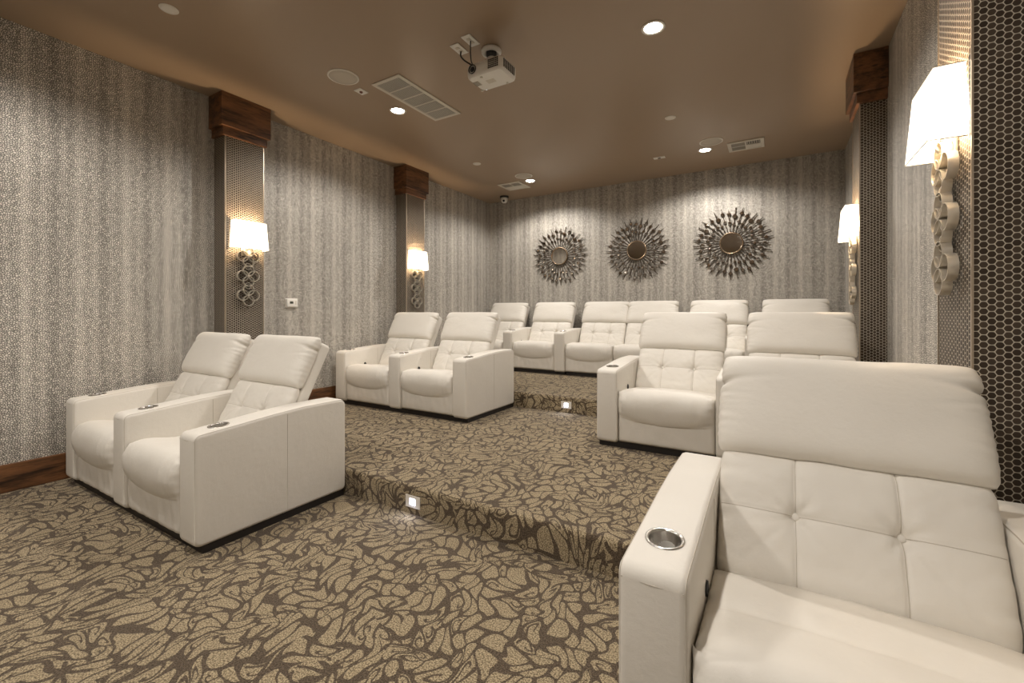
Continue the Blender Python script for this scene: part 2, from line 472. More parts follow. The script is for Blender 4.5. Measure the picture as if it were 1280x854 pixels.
# ------------------------------------------------------------------ wall sconces
def sconce(side, fx, yc, label):
    t = thing('wall_sconce', label, 'wall lamp', (fx, yc, 1.30), 0, 'wall sconces on the tiled columns')
    d = 1 if side < 0 else -1          # direction away from the wall
    def P(x, y, z): return Vector((d * x, y, z - 1.30))
    # tapered half-box shade: two side panels and a front panel, open above and below
    bm = bmesh.new()
    zt, zb = 2.125, 1.862
    to = [(0.004, -0.143, zt), (0.088, -0.143, zt), (0.088, 0.143, zt), (0.004, 0.143, zt)]
    bo = [(0.004, -0.157, zb), (0.108, -0.157, zb), (0.108, 0.157, zb), (0.004, 0.157, zb)]
    th = 0.004
    ti = [(x, y + (th if y < 0 else -th), z) if x < 0.01 else (x - th, y + (th if y < 0 else -th), z) for x, y, z in to]
    bi = [(x, y + (th if y < 0 else -th), z) if x < 0.01 else (x - th, y + (th if y < 0 else -th), z) for x, y, z in bo]
    vt = [bm.verts.new(P(*p)) for p in to]; vb = [bm.verts.new(P(*p)) for p in bo]
    wt = [bm.verts.new(P(*p)) for p in ti]; wb = [bm.verts.new(P(*p)) for p in bi]
    for i in range(3):
        bm.faces.new((vt[i], vt[i + 1], vb[i + 1], vb[i]))
        bm.faces.new((wt[i], wb[i], wb[i + 1], wt[i + 1]))
        bm.faces.new((vt[i], wt[i], wt[i + 1], vt[i + 1]))
        bm.faces.new((vb[i], vb[i + 1], wb[i + 1], wb[i]))
    bm.faces.new((vt[0], vb[0], wb[0], wt[0])); bm.faces.new((vt[3], wt[3], wb[3], vb[3]))
    sh = fin('lamp_shade', bm, M_shade, t)
    # metal rim wires on the shade edges
    for pts in (to, bo):
        bm = bmesh.new(); tube(bm, [P(*p) for p in pts], 0.0022, 6)
        fin('shade_rim', bm, M_nickel, sh)
    # backplate, stem and bulb
    bm = bmesh.new(); a, b = sorted((0.0, d * 0.012)); box(bm, a, b, -0.055, 0.055, 1.80 - 1.30, 2.02 - 1.30, 0.003, 1)
    fin('back_plate', bm, M_nickel, t)
    bm = bmesh.new(); tube(bm, [P(0.01, 0, 1.86), P(0.04, 0, 1.86), P(0.05, 0, 1.88), P(0.05, 0, 1.90)], 0.008, 8)
    fin('lamp_holder', bm, M_nickel, t, smooth=True)
    bm = bmesh.new(); lathe(bm, [(0, 0), (0.012, 0.002), (0.016, 0.02), (0.024, 0.045), (0.022, 0.065), (0.012, 0.078), (0, 0.082)], 16, Matrix.Translation(P(0.05, 0, 1.90)))
    fin('bulb', bm, M_bulb, t, smooth=True)
    # chain of interlocking metal band rings
    def ring(cy, cz, r, x0, w):
        bm = bmesh.new(); n = 36
        for (ra, rb, flip) in ((r, r - 0.0035, 0),):
            L = []
            for i in range(n):
                a = 2 * PI * i / n
                c, s = math.cos(a), math.sin(a)
                L.append([bm.verts.new(P(x0, cy + ra * c, cz + ra * s)), bm.verts.new(P(x0 + w, cy + ra * c, cz + ra * s)),
                          bm.verts.new(P(x0 + w, cy + rb * c, cz + rb * s)), bm.verts.new(P(x0, cy + rb * c, cz + rb * s))])
            for i in range(n):
                a, b = L[i], L[(i + 1) % n]
                for k in range(4): bm.faces.new((a[k], a[(k + 1) % 4], b[(k + 1) % 4], b[k]))
        o = fin('band_ring', bm, M_nickel, t, angle=40)
        return o
    for q, cz in enumerate((1.792, 1.604, 1.418)):
        for (oy, oz) in ((-0.043, 0), (0.043, 0), (0, 0.043), (0, -0.043)):
            ring(oy * 1.2, cz + oz * 1.2, 0.051, 0.010 + (0.004 if oz else 0), 0.030)
    for cz in (1.698, 1.511):
        ring(0, cz, 0.030, 0.012, 0.022)
    # the lamp itself
    ld = bpy.data.lights.new('sconce_light', 'POINT'); ld.energy = SCONCE_W; ld.color = SCONCE_COL; ld.shadow_soft_size = 0.02
    lo = bpy.data.objects.new('sconce_light', ld); COL.objects.link(lo); lo.parent = t
    lo.location = P(0.060, 0, 1.99)
    return t
M_bulb = mat_emit('lit_bulb', (1.0, 0.85, 0.6), 12.0)
sconce(-1, -4.405, 2.345, 'glowing sconce with ring chain on the nearer left wall column')
sconce(-1, -4.405, 4.68, 'glowing sconce with ring chain on the farther left wall column')
sconce(1, 0.57, 2.265, 'big bright sconce with curled metal rings at the far right edge, nearest the camera')
sconce(1, 0.57, 4.60, 'smaller glowing sconce on the farther right wall column beside the seats')

# ------------------------------------------------------------------ recliners
SW, AW, AD = 0.715, 0.17, 0.925       # seat width, arm width, depth
PITCH = SW + AW

def arm_outline():
    pts = []
    def arc(cy, cz, r, a0, a1, n=5):
        for i in range(n + 1):
            a = R(a0 + (a1 - a0) * i / n); pts.append((cy + r * math.cos(a), cz + r * math.sin(a)))
    arc(0.040, 0.080, 0.040, 270, 180)        # bottom front
    arc(0.036, 0.588, 0.036, 180, 98)        # top front
    pts.extend([(0.22, 0.638), (0.42, 0.655), (0.60, 0.664), (0.78, 0.664)])
    arc(0.875, 0.612, 0.050, 85, 0)           # top rear
    arc(0.895, 0.070, 0.030, 0, -90)          # bottom rear
    return pts

def arm_mesh(w=AW, hole=True):
    out = arm_outline()
    bm = bmesh.new()
    r = 0.022
    # cross-section across the width: rounded shoulders
    n = 5
    offs = []
    for i in range(n + 1):
        a = PI / 2 * i / n
        offs.append((-w / 2 + r - r * math.cos(a), r - r * math.sin(a)))
    offs += [(-x, o) for x, o in reversed(offs)]
    cy, cz = 0.46, 0.34
    N = len(out)
    nr = []
    for i in range(N):
        a = Vector(out[i - 1]); b = Vector(out[(i + 1) % N]); t = (b - a).normalized()
        nv = Vector((t.y, -t.x))
        if nv.dot(Vector(out[i]) - Vector((cy, cz))) > 0: nv = -nv
        nr.append(nv)
    rings = []
    for x, o in offs:
        rings.append([bm.verts.new((x, out[i][0] + nr[i].x * o, out[i][1] + nr[i].y * o)) for i in range(N)])
    for a, b in zip(rings, rings[1:]):
        for i in range(N): bm.faces.new((a[i], b[i], b[(i + 1) % N], a[(i + 1) % N]))
    bm.faces.new(rings[0]); bm.faces.new(list(reversed(rings[-1])))
    bmesh.ops.recalc_face_normals(bm, faces=bm.faces)
    me = bpy.data.meshes.new('armrest'); bm.to_mesh(me); bm.free()
    if hole:
        cb = bmesh.new(); bmesh.ops.create_cone(cb, cap_ends=True, segments=40, radius1=0.042, radius2=0.042, depth=0.16)
        for v in cb.verts: v.co += Vector((0, 0.155, 0.655))
        cm = bpy.data.meshes.new('cutter'); cb.to_mesh(cm); cb.free()
        ao = bpy.data.objects.new('tmp_a', me); co = bpy.data.objects.new('tmp_c', cm)
        COL.objects.link(ao); COL.objects.link(co)
        md = ao.modifiers.new('b', 'BOOLEAN'); md.operation = 'DIFFERENCE'; md.object = co; md.solver = 'EXACT'
        dg = bpy.context.evaluated_depsgraph_get(); dg.update()
        me2 = bpy.data.meshes.new_from_object(ao.evaluated_get(dg)); me2.name = 'armrest'
        bpy.data.objects.remove(ao); bpy.data.objects.remove(co)
        me = me2
    me.materials.clear(); me.materials.append(M_leather)
    for p in me.polygons: p.use_smooth = True
    me.set_sharp_from_angle(angle=R(38))
    return me

def seam_mesh(w=AW):
    """stitched seams: along both top shoulders and down the front, down the middle of each flank, across the front top"""
    out = arm_outline(); bm = bmesh.new(); N = len(out)
    r = 0.022; k = r - r * math.sin(PI / 4)
    cy, cz = 0.46, 0.34
    pin = []
    for i in range(N):
        a = Vector(out[i - 1]); b = Vector(out[(i + 1) % N]); t = (b - a).normalized()
        nv = Vector((t.y, -t.x))
        if nv.dot(Vector(out[i]) - Vector((cy, cz))) > 0: nv = -nv
        pin.append(Vector(out[i]) + nv * k)
    for s in (-1, 1):
        tube(bm, [(s * (w / 2 - k), p.x, p.y) for p in pin[5:22]], 0.0017, 5)
        tube(bm, [(s * (w / 2 - 0.0001), 0.50, 0.060), (s * (w / 2 - 0.0001), 0.50, 0.636)], 0.0013, 5)
    tube(bm, [(-w / 2 + 0.010, 0.0032, 0.588), (0, 0.0003, 0.588), (w / 2 - 0.010, 0.0032, 0.588)], 0.0015, 5)
    me = bpy.data.meshes.new('seam'); bm.to_mesh(me); bm.free(); me.materials.append(M_stitch)
    for p in me.polygons: p.use_smooth = True
    return me

def cup_mesh():
    bm = bmesh.new()
    lathe(bm, [(0.0, -0.060), (0.036, -0.060), (0.0385, -0.055), (0.0405, -0.002), (0.0425, 0.003), (0.047, 0.0045), (0.0515, 0.0035), (0.0525, 0.0), (0.0525, -0.002), (0.0425, -0.004), (0.0412, -0.062), (0.0, -0.063)], 40)
    bmesh.ops.recalc_face_normals(bm, faces=bm.faces)
    me = bpy.data.meshes.new('cup_holder'); bm.to_mesh(me); bm.free(); me.materials.append(M_steel)
    for p in me.polygons: p.use_smooth = True
    return me

def nz(x, y, z=0.0): return noise.noise(Vector((x, y, z)))

def pillow_mesh(name, w, h, T, back, nx, ny, disp, outline=None, mat=None, knots=()):
    """closed cushion: local (x, s, n): front bulge T, back depth `back`; s up along the back"""
    bm = bmesh.new()
    def gx(i, n): return math.sin(PI / 2 * (2 * i / n - 1)) * 0.55 + (2 * i / n - 1) * 0.45
    def surf(u, v):
        k = 0.030
        uu = u * (1 - k * abs(v) ** 10); vv = v * (1 - k * 1.3 * abs(u) ** 14)
        x, s = w / 2 * uu, h / 2 * vv
        if outline: x, s = outline(u, v, x, s)
        e = max(0.0, (1 - abs(u) ** 10)) ** 0.5 * max(0.0, (1 - abs(v) ** 8)) ** 0.5
        crown = 0.72 + 0.28 * (1 - u * u * 0.8) * (1 - v * v * 0.5)
        return x, s, T * e * crown + disp(u, v) * e ** 0.5, e
    def snapped(n, targets):
        g = [gx(i, n) for i in range(n + 1)]
        for t_ in targets:
            i = min(range(n + 1), key=lambda q: abs(g[q] - t_)); g[i] = t_
        return g
    GU = snapped(nx, [k[0] for k in knots]); GV = snapped(ny, [k[1] for k in knots])
    F = [[None] * (ny + 1) for _ in range(nx + 1)]; K = [[None] * (ny + 1) for _ in range(nx + 1)]
    for i in range(nx + 1):
        for j in range(ny + 1):
            u, v = GU[i], GV[j]
            x, s, n_, e = surf(u, v)
            F[i][j] = bm.verts.new((x, s, n_))
            edge = i in (0, nx) or j in (0, ny)
            K[i][j] = F[i][j] if edge else bm.verts.new((x, s, -back * e))
    for i in range(nx):
        for j in range(ny):
            bm.faces.new((F[i][j], F[i + 1][j], F[i + 1][j + 1], F[i][j + 1]))
            bm.faces.new((K[i][j], K[i][j + 1], K[i + 1][j + 1], K[i + 1][j]))
    bmesh.ops.recalc_face_normals(bm, faces=bm.faces)
    me = bpy.data.meshes.new(name); bm.to_mesh(me); bm.free(); me.materials.append(mat or M_leather)
    for p in me.polygons: p.use_smooth = True
    return me, surf

REC = math.atan2(0.447, 0.894)         # recline from vertical
def back_matrix(s0, n0=0.0):
    """maps cushion-local (x, s, n) to recliner-local; s0 distance up the back, n0 forward"""
    y0, z0 = 0.525, 0.395
    sd = Vector((0, math.sin(REC), math.cos(REC))); nd = Vector((0, -math.cos(REC), math.sin(REC)))
    o = Vector((0, y0, z0)) + sd * s0 + nd * n0
    m = Matrix(((1, 0, 0), (0, sd.y, nd.y), (0, sd.z, nd.z))).to_4x4()
    m.translation = o
    return m

def head_mesh(seed=0.0):
    def disp(u, v):
        a = abs(u); sg = 1 if u > 0 else -1
        side = math.exp(-(1 - a) / 0.10)
        d = 0.0038 * side * math.sin(v * 23 + 5.0 * nz(u * 2.5 + seed, v * 3) + sg) * (0.65 + 0.8 * nz(v * 4, seed + sg))
        # the deep fold that pinches each upper corner
        vf = 0.44 + 0.06 * sg + 0.22 * (1 - a)
        d -= 0.026 * math.exp(-((v - vf) / 0.050) ** 2) * math.exp(-(1 - a) / 0.13)
        d += 0.010 * math.exp(-((v - vf - 0.20) / 0.12) ** 2) * math.exp(-(1 - a) / 0.12)
        d -= 0.009 * math.exp(-((v - vf + 0.22 + 0.5 * (1 - a)) / 0.035) ** 2) * math.exp(-(1 - a) / 0.14)
        d -= 0.006 * math.exp(-((v - vf + 0.50 + 0.3 * (1 - a)) / 0.035) ** 2) * math.exp(-(1 - a) / 0.10)
        d += 0.0030 * nz(u * 2.2 + 5 + seed, v * 1.6)
        return d
    def outl(u, v, x, s):
        a = abs(u); sg = 1 if u > 0 else -1
        if a > 0.8:
            k = (a - 0.8) / 0.2
            vf = 0.44 + 0.06 * sg
            x -= sg * 0.014 * k * math.exp(-((v - vf) / 0.06) ** 2)
            x += sg * 0.0012 * k * math.sin(v * 34 + 2 * nz(v * 3, u))
            x -= sg * 0.006 * k * max(0, v)
        s += 0.0025 * nz(u * 3 + seed, v * 2)
        s -= 0.006 * max(0, v) ** 4 * (1 - u * u)
        return x, s
    return pillow_mesh('headrest', 0.735, 0.375, 0.088, 0.05, 72, 60, disp, outl)[0]

def lumbar_mesh():
    ub, vb = 0.365, 0.10
    def disp(u, v):
        d = 0.0
        for s in (-1, 1):
            g = abs(u - s * ub)
            d -= 0.008 * math.exp(-(g / 0.016) ** 2) + 0.005 * math.exp(-(g / 0.09) ** 2)
            rx, ry = (u - s * ub) * 0.36, (v - vb) * 0.21
            rr = math.hypot(rx, ry)
            d -= 0.020 * math.exp(-(rr / 0.022) ** 2) + 0.008 * math.exp(-(rr / 0.06) ** 2)
            th = math.atan2(ry, rx)
            d += 0.0035 * math.sin(th * 7 + s * 1.2) * math.exp(-(rr / 0.075) ** 2) * min(1, rr / 0.02)
            # long drag folds running down from each button
            q = (u - s * ub) + s * 0.55 * (v - vb)
            if v < vb: d -= 0.006 * math.exp(-(q / 0.045) ** 2) * math.exp((v - vb) / 0.45)
        d -= 0.0035 * math.exp(-(abs(v - vb) / 0.020) ** 2) + 0.004 * math.exp(-(abs(v - vb) / 0.14) ** 2)
        side = math.exp(-(1 - abs(u)) / 0.10)
        d += 0.006 * side * math.sin(v * 16 + 2 * nz(u, v * 3))
        d += 0.0035 * nz(u * 3 + 9, v * 3 + 4) + 0.0016 * nz(u * 9, v * 7)
        return d
    me, surf = pillow_mesh('back_cushion', 0.708, 0.425, 0.070, 0.04, 120, 76, disp, knots=[(-ub, vb), (ub, vb)])
    bm = bmesh.new()
    for s in (-1, 1):
        tube(bm, [Vector(surf(s * ub, v / 30)[:3]) + Vector((0, 0, 0.0007)) for v in range(-28, 29)], 0.0012, 5)
    tube(bm, [Vector(surf(u / 40, vb)[:3]) + Vector((0, 0, 0.0007)) for u in range(-39, 40)], 0.0011, 5)
    sm = bpy.data.meshes.new('tufting_seam'); bm.to_mesh(sm); bm.free(); sm.materials.append(M_stitch)
    ME['tuft'] = sm
    ME['knot'] = [surf(s * ub, vb)[:3] for s in (-1, 1)]
    return me

def seat_mesh():
    prof = [(0.58, 0.335), (0.53, 0.385), (0.485, 0.424), (0.43, 0.440), (0.32, 0.452), (0.27, 0.450), (0.245, 0.447), (0.22, 0.456), (0.13, 0.476), (0.06, 0.480), (0.012, 0.462), (-0.022, 0.418), (-0.032, 0.360), (-0.020, 0.305), (0.004, 0.268)]
    ps = spline(prof, 4)
    bm = bmesh.new(); nx = 52; rings = []
    for i in range(nx + 1):
        t = 2 * i / nx - 1
        u = math.sin(PI / 2 * t) * 0.6 + t * 0.4
        e = max(0.0, 1 - abs(u) ** 10) ** 0.5
        low = 0.0 if abs(u) < 1e-9 else 0.0
        sag = 0.050 * (1 - u * u)                     # smile-shaped lower lip
        crownz = 0.014 * (1 - u * u) - 0.012
        pts = []
        for k, p in enumerate(ps):
            y, z = p[0], p[1]
            f = max(0.0, min(1.0, (0.42 - z) / 0.14)) if y < 0.03 else 0.0
            z2 = z - sag * f + (crownz if y > 0.0 else crownz * (1 - f))
            # shrink towards an inner line at the two ends
            ty, tz = max(y, 0.045), min(z2, 0.40) if y >= 0.02 else z2
            yy = ty + (y - ty) * e
            zz = tz + (z2 - tz) * (0.35 + 0.65 * e)
            side = math.exp(-(1 - abs(u)) / 0.07)
            wr = 0.0045 * side * math.sin(k * 1.7 + 2 * nz(u, k * 0.3))
            wr += 0.0035 * nz(u * 5, k * 0.18) + (0.003 * nz(u * 22, k * 0.08 + 7) if y < 0.06 else 0)
            pts.append(bm.verts.new((u * SW / 2 * 0.992, yy - (wr if y < 0.05 else 0), zz + (wr if y >= 0.05 else 0))))
        pts.append(bm.verts.new((u * SW / 2 * 0.992, 0.05, 0.268 - sag)))
        pts.append(bm.verts.new((u * SW / 2 * 0.992, 0.58, 0.22)))
        rings.append(pts)
    n = len(rings[0])
    for a, b in zip(rings, rings[1:]):
        for k in range(n): bm.faces.new((a[k], b[k], b[(k + 1) % n], a[(k + 1) % n]))
    bm.faces.new(rings[0]); bm.faces.new(list(reversed(rings[-1])))
    bmesh.ops.recalc_face_normals(bm, faces=bm.faces)
    me = bpy.data.meshes.new('seat_cushion'); bm.to_mesh(me); bm.free(); me.materials.append(M_leather)
    for p in me.polygons: p.use_smooth = True
    me.set_sharp_from_angle(angle=R(60))
    return me

def foot_mesh():
    bm = bmesh.new(); nx, nyy = 40, 18; G = []
    for i in range(nx + 1):
        t = 2 * i / nx - 1; u = math.sin(PI / 2 * t) * 0.6 + t * 0.4
        col = []
        for j in range(nyy + 1):
            v = j / nyy
            z = 0.052 + (0.300 - 0.052) * v
            e = max(0, 1 - abs(u) ** 14) ** 0.5 * max(0, 1 - abs(2 * v - 1) ** 10) ** 0.5
            y = 0.040 - 0.030 * e + 0.008 * nz(u * 3, v * 2, 3) * e
            y += 0.003 * math.sin(u * 30 + 4 * v + 4 * nz(u * 2, v * 2)) * e * (0.4 + 0.6 * v)
            col.append(bm.verts.new((u * SW / 2 * 0.985, y, z)))
        G.append(col)
    for i in range(nx):
        for j in range(nyy): bm.faces.new((G[i][j], G[i][j + 1], G[i + 1][j + 1], G[i + 1][j]))
    # body behind it
    loop = [G[i][0] for i in range(nx + 1)] + [G[nx][j] for j in range(1, nyy + 1)] + [G[i][nyy] for i in range(nx - 1, -1, -1)] + [G[0][j] for j in range(nyy - 1, 0, -1)]
    bl = [bm.verts.new((v.co.x, 0.10, v.co.z)) for v in loop]
    m = len(loop)
    for k in range(m): bm.faces.new((loop[k], loop[(k + 1) % m], bl[(k + 1) % m], bl[k]))
    bm.faces.new(bl)
    bmesh.ops.recalc_face_normals(bm, faces=bm.faces)
    me = bpy.data.meshes.new('footrest_panel'); bm.to_mesh(me); bm.free(); me.materials.append(M_leather)
    for p in me.polygons: p.use_smooth = True
    me.set_sharp_from_angle(angle=R(60))
    return me

def back_frame_mesh():
    bm = bmesh.new()
    box(bm, -0.345, 0.345, -0.06, 0.735, -0.085, 0.0, 0.026, 4)
    bmesh.ops.recalc_face_normals(bm, faces=bm.faces)
    me = bpy.data.meshes.new('back_frame'); bm.to_mesh(me); bm.free(); me.materials.append(M_leather)
    for p in me.polygons: p.use_smooth = True
    me.set_sharp_from_angle(angle=R(50))
    return me

def button_mesh():
    bm = bmesh.new()
    lathe(bm, [(0.0125, -0.004), (0.0135, 0.0), (0.011, 0.0045), (0.006, 0.0065), (0, 0.007)], 20)
    me = bpy.data.meshes.new('button'); bm.to_mesh(me); bm.free(); me.materials.append(M_leather)
    for p in me.polygons: p.use_smooth = True
    return me

def switch_mesh():
    bm = bmesh.new()
    lathe(bm, [(0, 0.0), (0.022, 0.0), (0.024, 0.004), (0.022, 0.010), (0.014, 0.011), (0.012, 0.008), (0, 0.008)], 24, Matrix.Rotation(R(90), 4, 'Y') @ Matrix.Diagonal((1.0, 0.75, 1, 1)))
    me = bpy.data.meshes.new('recline_switch'); bm.to_mesh(me); bm.free(); me.materials.append(M_rubber)
    for p in me.polygons: p.use_smooth = True
    return me

ME = {}
ME.update(arm=arm_mesh(), seam=seam_mesh(), cup=cup_mesh(), heads=[head_mesh(0.0), head_mesh(3.3)], lumbar=lumbar_mesh(), seat=seat_mesh(),
          foot=foot_mesh(), frame=back_frame_mesh(), button=button_mesh(), switch=switch_mesh())

def put(name, me, parent, loc=(0, 0, 0), M=None):
    o = bpy.data.objects.new(name, me); COL.objects.link(o); o.parent = parent
    if M is not None: o.matrix_local = M
    else: o.location = loc
    return o

def recliner(name, label, x_left, y, z, pattern, group='white leather theatre recliners'):
    """pattern such as 'ASASA': A arm, S seat; x_left is the outer left edge"""
    total = sum(AW if c == 'A' else SW for c in pattern)
    t = thing(name, label, 'recliner sofa' if pattern.count('S') > 1 else 'recliner chair', (x_left + total / 2, y, z), 0, group)
    x = -total / 2
    bm = bmesh.new(); box(bm, x + 0.012, -x - 0.012, 0.045, AD - 0.012, 0.0, 0.050)
    fin('base', bm, M_black, t)
    ns = 0
    for i, c in enumerate(pattern):
        if c == 'A':
            a = put('armrest', ME['arm'], t, (x + AW / 2, 0, 0))
            put('stitched_seam', ME['seam'], a)
            cu = put('cup_holder', ME['cup'], a, (0, 0.155, 0.6325)); cu.rotation_euler = (R(5.5), 0, 0)
            cu['label'] = 'round stainless steel cup holder'
            if i + 1 < len(pattern) and z != 0.0 or x_left > -1:
                s = put('recline_switch', ME['switch'], a, (AW / 2 - 0.004, 0.30, 0.448)); s['label'] = 'dark recline switch'
            x += AW
        else:
            xc = x + SW / 2
            put('seat_cushion', ME['seat'], t, (xc, 0, 0))
            put('footrest_panel', ME['foot'], t, (xc, 0, 0))
            T = Matrix.Translation((xc, 0, 0))
            put('back_frame', ME['frame'], t, M=T @ back_matrix(0.0, -0.02))
            lb = put('back_cushion', ME['lumbar'], t, M=T @ back_matrix(0.186, 0.004))
            for q in ME['knot']:
                put('button', ME['button'], lb, (q[0], q[1], q[2] + 0.0085))
            put('tufting_seam', ME['tuft'], lb)
            put('headrest', ME['heads'][ns % 2], t, M=T @ back_matrix(0.570, 0.012))
            ns += 1
            x += SW
    return t

recliner('reclining_sofa', 'white two-seat recliner sofa at front left, on the lowest floor beside the left wall', -4.475, 1.09, 0.0, 'ASASA')
recliner('reclining_chair', 'large white recliner in the right foreground, cut off by the photo edge', -0.345, 1.09, 0.0, 'ASA')
recliner('reclining_sofa', 'white two-seat recliner sofa in the middle row by the left wall, on the first platform', -4.515, 3.43, Z1, 'ASASA')
recliner('reclining_sofa', 'white two-seat recliner sofa in the middle row, directly behind the foreground recliner', -1.255, 3.43, Z1, 'ASASA')
recliner('reclining_sofa', 'white two-seat recliner sofa at the left end of the back row, in the left corner', -4.58, 5.88, Z2, 'ASASA')
recliner('reclining_loveseat', 'white armless pair of touching recliner seats in the middle of the back row', -2.638, 5.88, Z2, 'SS')
recliner('reclining_sofa', 'white two-seat recliner sofa at the right end of the back row, mostly hidden', -1.206, 5.88, Z2, 'ASASA')

# ------------------------------------------------------------------ sunburst mirrors
def sunburst(x, z, label, rot):
    t = thing('sunburst_mirror', label, 'mirror', (x, YB - 0.02, z), 0, 'sunburst mirrors on the back wall')
    RX = Matrix.Rotation(R(90), 4, 'X')      # lathe axis +Z -> -Y (towards the room)
    bm = bmesh.new(); lathe(bm, [(0.0, -0.018), (0.138, -0.018), (0.142, 0.010), (0.134, 0.012), (0, 0.012)], 48, RX)
    fin('mirror_glass', bm, M_mirror, t, angle=10)
    bm = bmesh.new(); lathe(bm, [(0.138, -0.018), (0.152, -0.018), (0.152, 0.012), (0.148, 0.018), (0.142, 0.018), (0.138, 0.013), (0.138, -0.018)], 48, RX)
    fin('mirror_frame', bm, M_brass, t, smooth=True)
    def ray_mesh(kind):
        bm = bmesh.new()
        if kind == 0: rod = [(0.150, .0045), (0.185, .007), (0.20, .004), (0.235, .010), (0.26, .004), (0.33, .008), (0.35, .005), (0.46, .009), (0.475, .004), (0.50, .005), (0.508, .002)]
        elif kind == 1: rod = [(0.150, .004), (0.20, .008), (0.225, .004), (0.28, .011), (0.31, .004), (0.36, .009), (0.40, .005), (0.43, .009), (0.46, .005), (0.49, .007), (0.50, .002)]
        else: rod = [(0.150, .004), (0.19, .008), (0.21, .004), (0.25, .010), (0.28, .005), (0.35, .010), (0.38, .005), (0.44, .008), (0.465, .003), (0.478, .002)]
        tube(bm, [(r, 0, 0) for r, _ in rod], [w * 1.0 for _, w in rod], 6)
        for r, q in DISC[kind]:
            lathe(bm, [(0, -0.006), (q + 0.006, -0.006), (q + 0.006, 0.006), (q, 0.008), (q, 0.004), (0, 0.004)], 14, Matrix.Translation((r, 0, 0.0)) )
        bmesh.ops.recalc_face_normals(bm, faces=bm.faces)
        me = bpy.data.meshes.new('ray'); bm.to_mesh(me); bm.free(); me.materials.append(M_bronze); return me
    def disc_mesh(q, tilt):
        bm = bmesh.new(); lathe(bm, [(q, 0.0), (q, 0.004), (0, 0.0046)], 14)
        me = bpy.data.meshes.new('mirror_disc'); bm.to_mesh(me); bm.free(); me.materials.append(M_mirror); return me
    if 'rays' not in CACHE:
        CACHE['rays'] = [ray_mesh(k) for k in range(3)]
        CACHE['discs'] = {q: disc_mesh(q, 0) for k in range(3) for _, q in DISC[k]}
    n = 33
    for i in range(n):
        a = 2 * PI * i / n + rot
        k = i % 3
        # ray-local x along the ray, z towards the room
        M = Matrix(((math.cos(a), math.sin(a), 0), (0, 0, -1), (math.sin(a), -math.cos(a), 0))).to_4x4()
        r = put('ray', CACHE['rays'][k], t, M=M)
        for rr, q in DISC[k]:
            d = put('mirror_disc', CACHE['discs'][q], r, (rr, 0, 0.004))
            d.rotation_euler = (random.uniform(-0.06, 0.06), random.uniform(-0.10, 0.10), 0)
CACHE = {}
DISC = {0: [(0.425, 0.020), (0.305, 0.015)], 1: [(0.375, 0.025), (0.265, 0.014)], 2: [(0.405, 0.020), (0.285, 0.017)]}
sunburst(-3.16, 2.215, 'dark sunburst mirror at the left of three on the back wall', 0.0)
sunburst(-1.85, 2.215, 'sunburst mirror in the middle of three on the back wall, with glinting discs', 0.07)
sunburst(-0.535, 2.22, 'sunburst mirror at the right of three on the back wall, nearest the right wall', 0.12)

# ------------------------------------------------------------------ ceiling fixtures
def downlight(x, y, label=None):
    t = thing('recessed_downlight', label, 'ceiling light', (x, y, ZC), 0, 'recessed ceiling downlights') if label else thing('recessed_downlight', 'recessed round downlight in the front half of the ceiling', 'ceiling light', (x, y, ZC), 0, 'front recessed downlights')
    bm = bmesh.new(); lathe(bm, [(0.060, 0.0), (0.082, 0.0), (0.084, -0.004), (0.079, -0.008), (0.063, -0.006), (0.060, 0.0)], 32)
    fin('trim_ring', bm, M_white, t, smooth=True)
    bm = bmesh.new(); lathe(bm, [(0, 0.0), (0.061, 0.0), (0.060, -0.003), (0, -0.004)], 32)
    fin('lamp_lens', bm, M_lens, t, smooth=True)
    ld = bpy.data.lights.new('downlight_lamp', 'SPOT'); ld.energy = DOWN_W; ld.color = DOWN_COL
    ld.spot_size = R(154); ld.spot_blend = 0.42; ld.shadow_soft_size = 0.045
    lo = bpy.data.objects.new('downlight_lamp', ld); COL.objects.link(lo); lo.parent = t; lo.location = (0, 0, -0.012)
    return t
downlight(-0.755, 3.23, 'bright recessed downlight nearest the top of the photo, to the right of the projector')
downlight(-3.28, 3.23, 'bright recessed downlight beside the long return vent')
downlight(-0.765, 5.99, 'bright recessed downlight near the back wall, beside the right supply vent')
downlight(-3.265, 6.00, 'bright recessed downlight near the back wall, beside the left supply vent')
for yy in (0.49, -2.25):
    for xx in (-0.76, -3.27):
        downlight(xx, yy, 'recessed downlight overhead in front of the seats, %s and %s' % ('right side' if xx > -1 else 'left side', 'just above the first row' if yy > 0 else 'near the front wall'))

def disc_thing(name, label, cat, x, y, r, dz, mat, group=None, dome=0.0):
    t = thing(name, label, cat, (x, y, ZC), 0, group)
    bm = bmesh.new(); lathe(bm, [(r, 0), (r, -dz * 0.6), (r - dz * 0.5, -dz), (r * 0.90, -dz), (r * 0.90, -dz * 0.6), (0, -dz * 0.6)], 40)
    fin('rim', bm, M_white, t, angle=30)
    bm = bmesh.new(); lathe(bm, [(0, -dz * 0.55), (r * 0.905, -dz * 0.55), (r * 0.90, -dz * 0.8), (r * 0.5, -dz * 0.85 - dome * 0.8), (0, -dz * 0.85 - dome)], 40)
    fin('grille' if 'speaker' in name else 'cover', bm, mat, t, smooth=True)
    return t
disc_thing('ceiling_speaker', 'round ceiling speaker left of the long return vent', 'speaker', -3.217, 2.525, 0.13, 0.008, M_grille, 'round ceiling speakers')
disc_thing('ceiling_speaker', 'round ceiling speaker beside the back left downlight', 'speaker', -3.235, 5.74, 0.13, 0.008, M_grille, 'round ceiling speakers')
disc_thing('ceiling_speaker', 'round ceiling speaker beside the back right downlight', 'speaker', -0.665, 5.74, 0.13, 0.008, M_grille, 'round ceiling speakers')
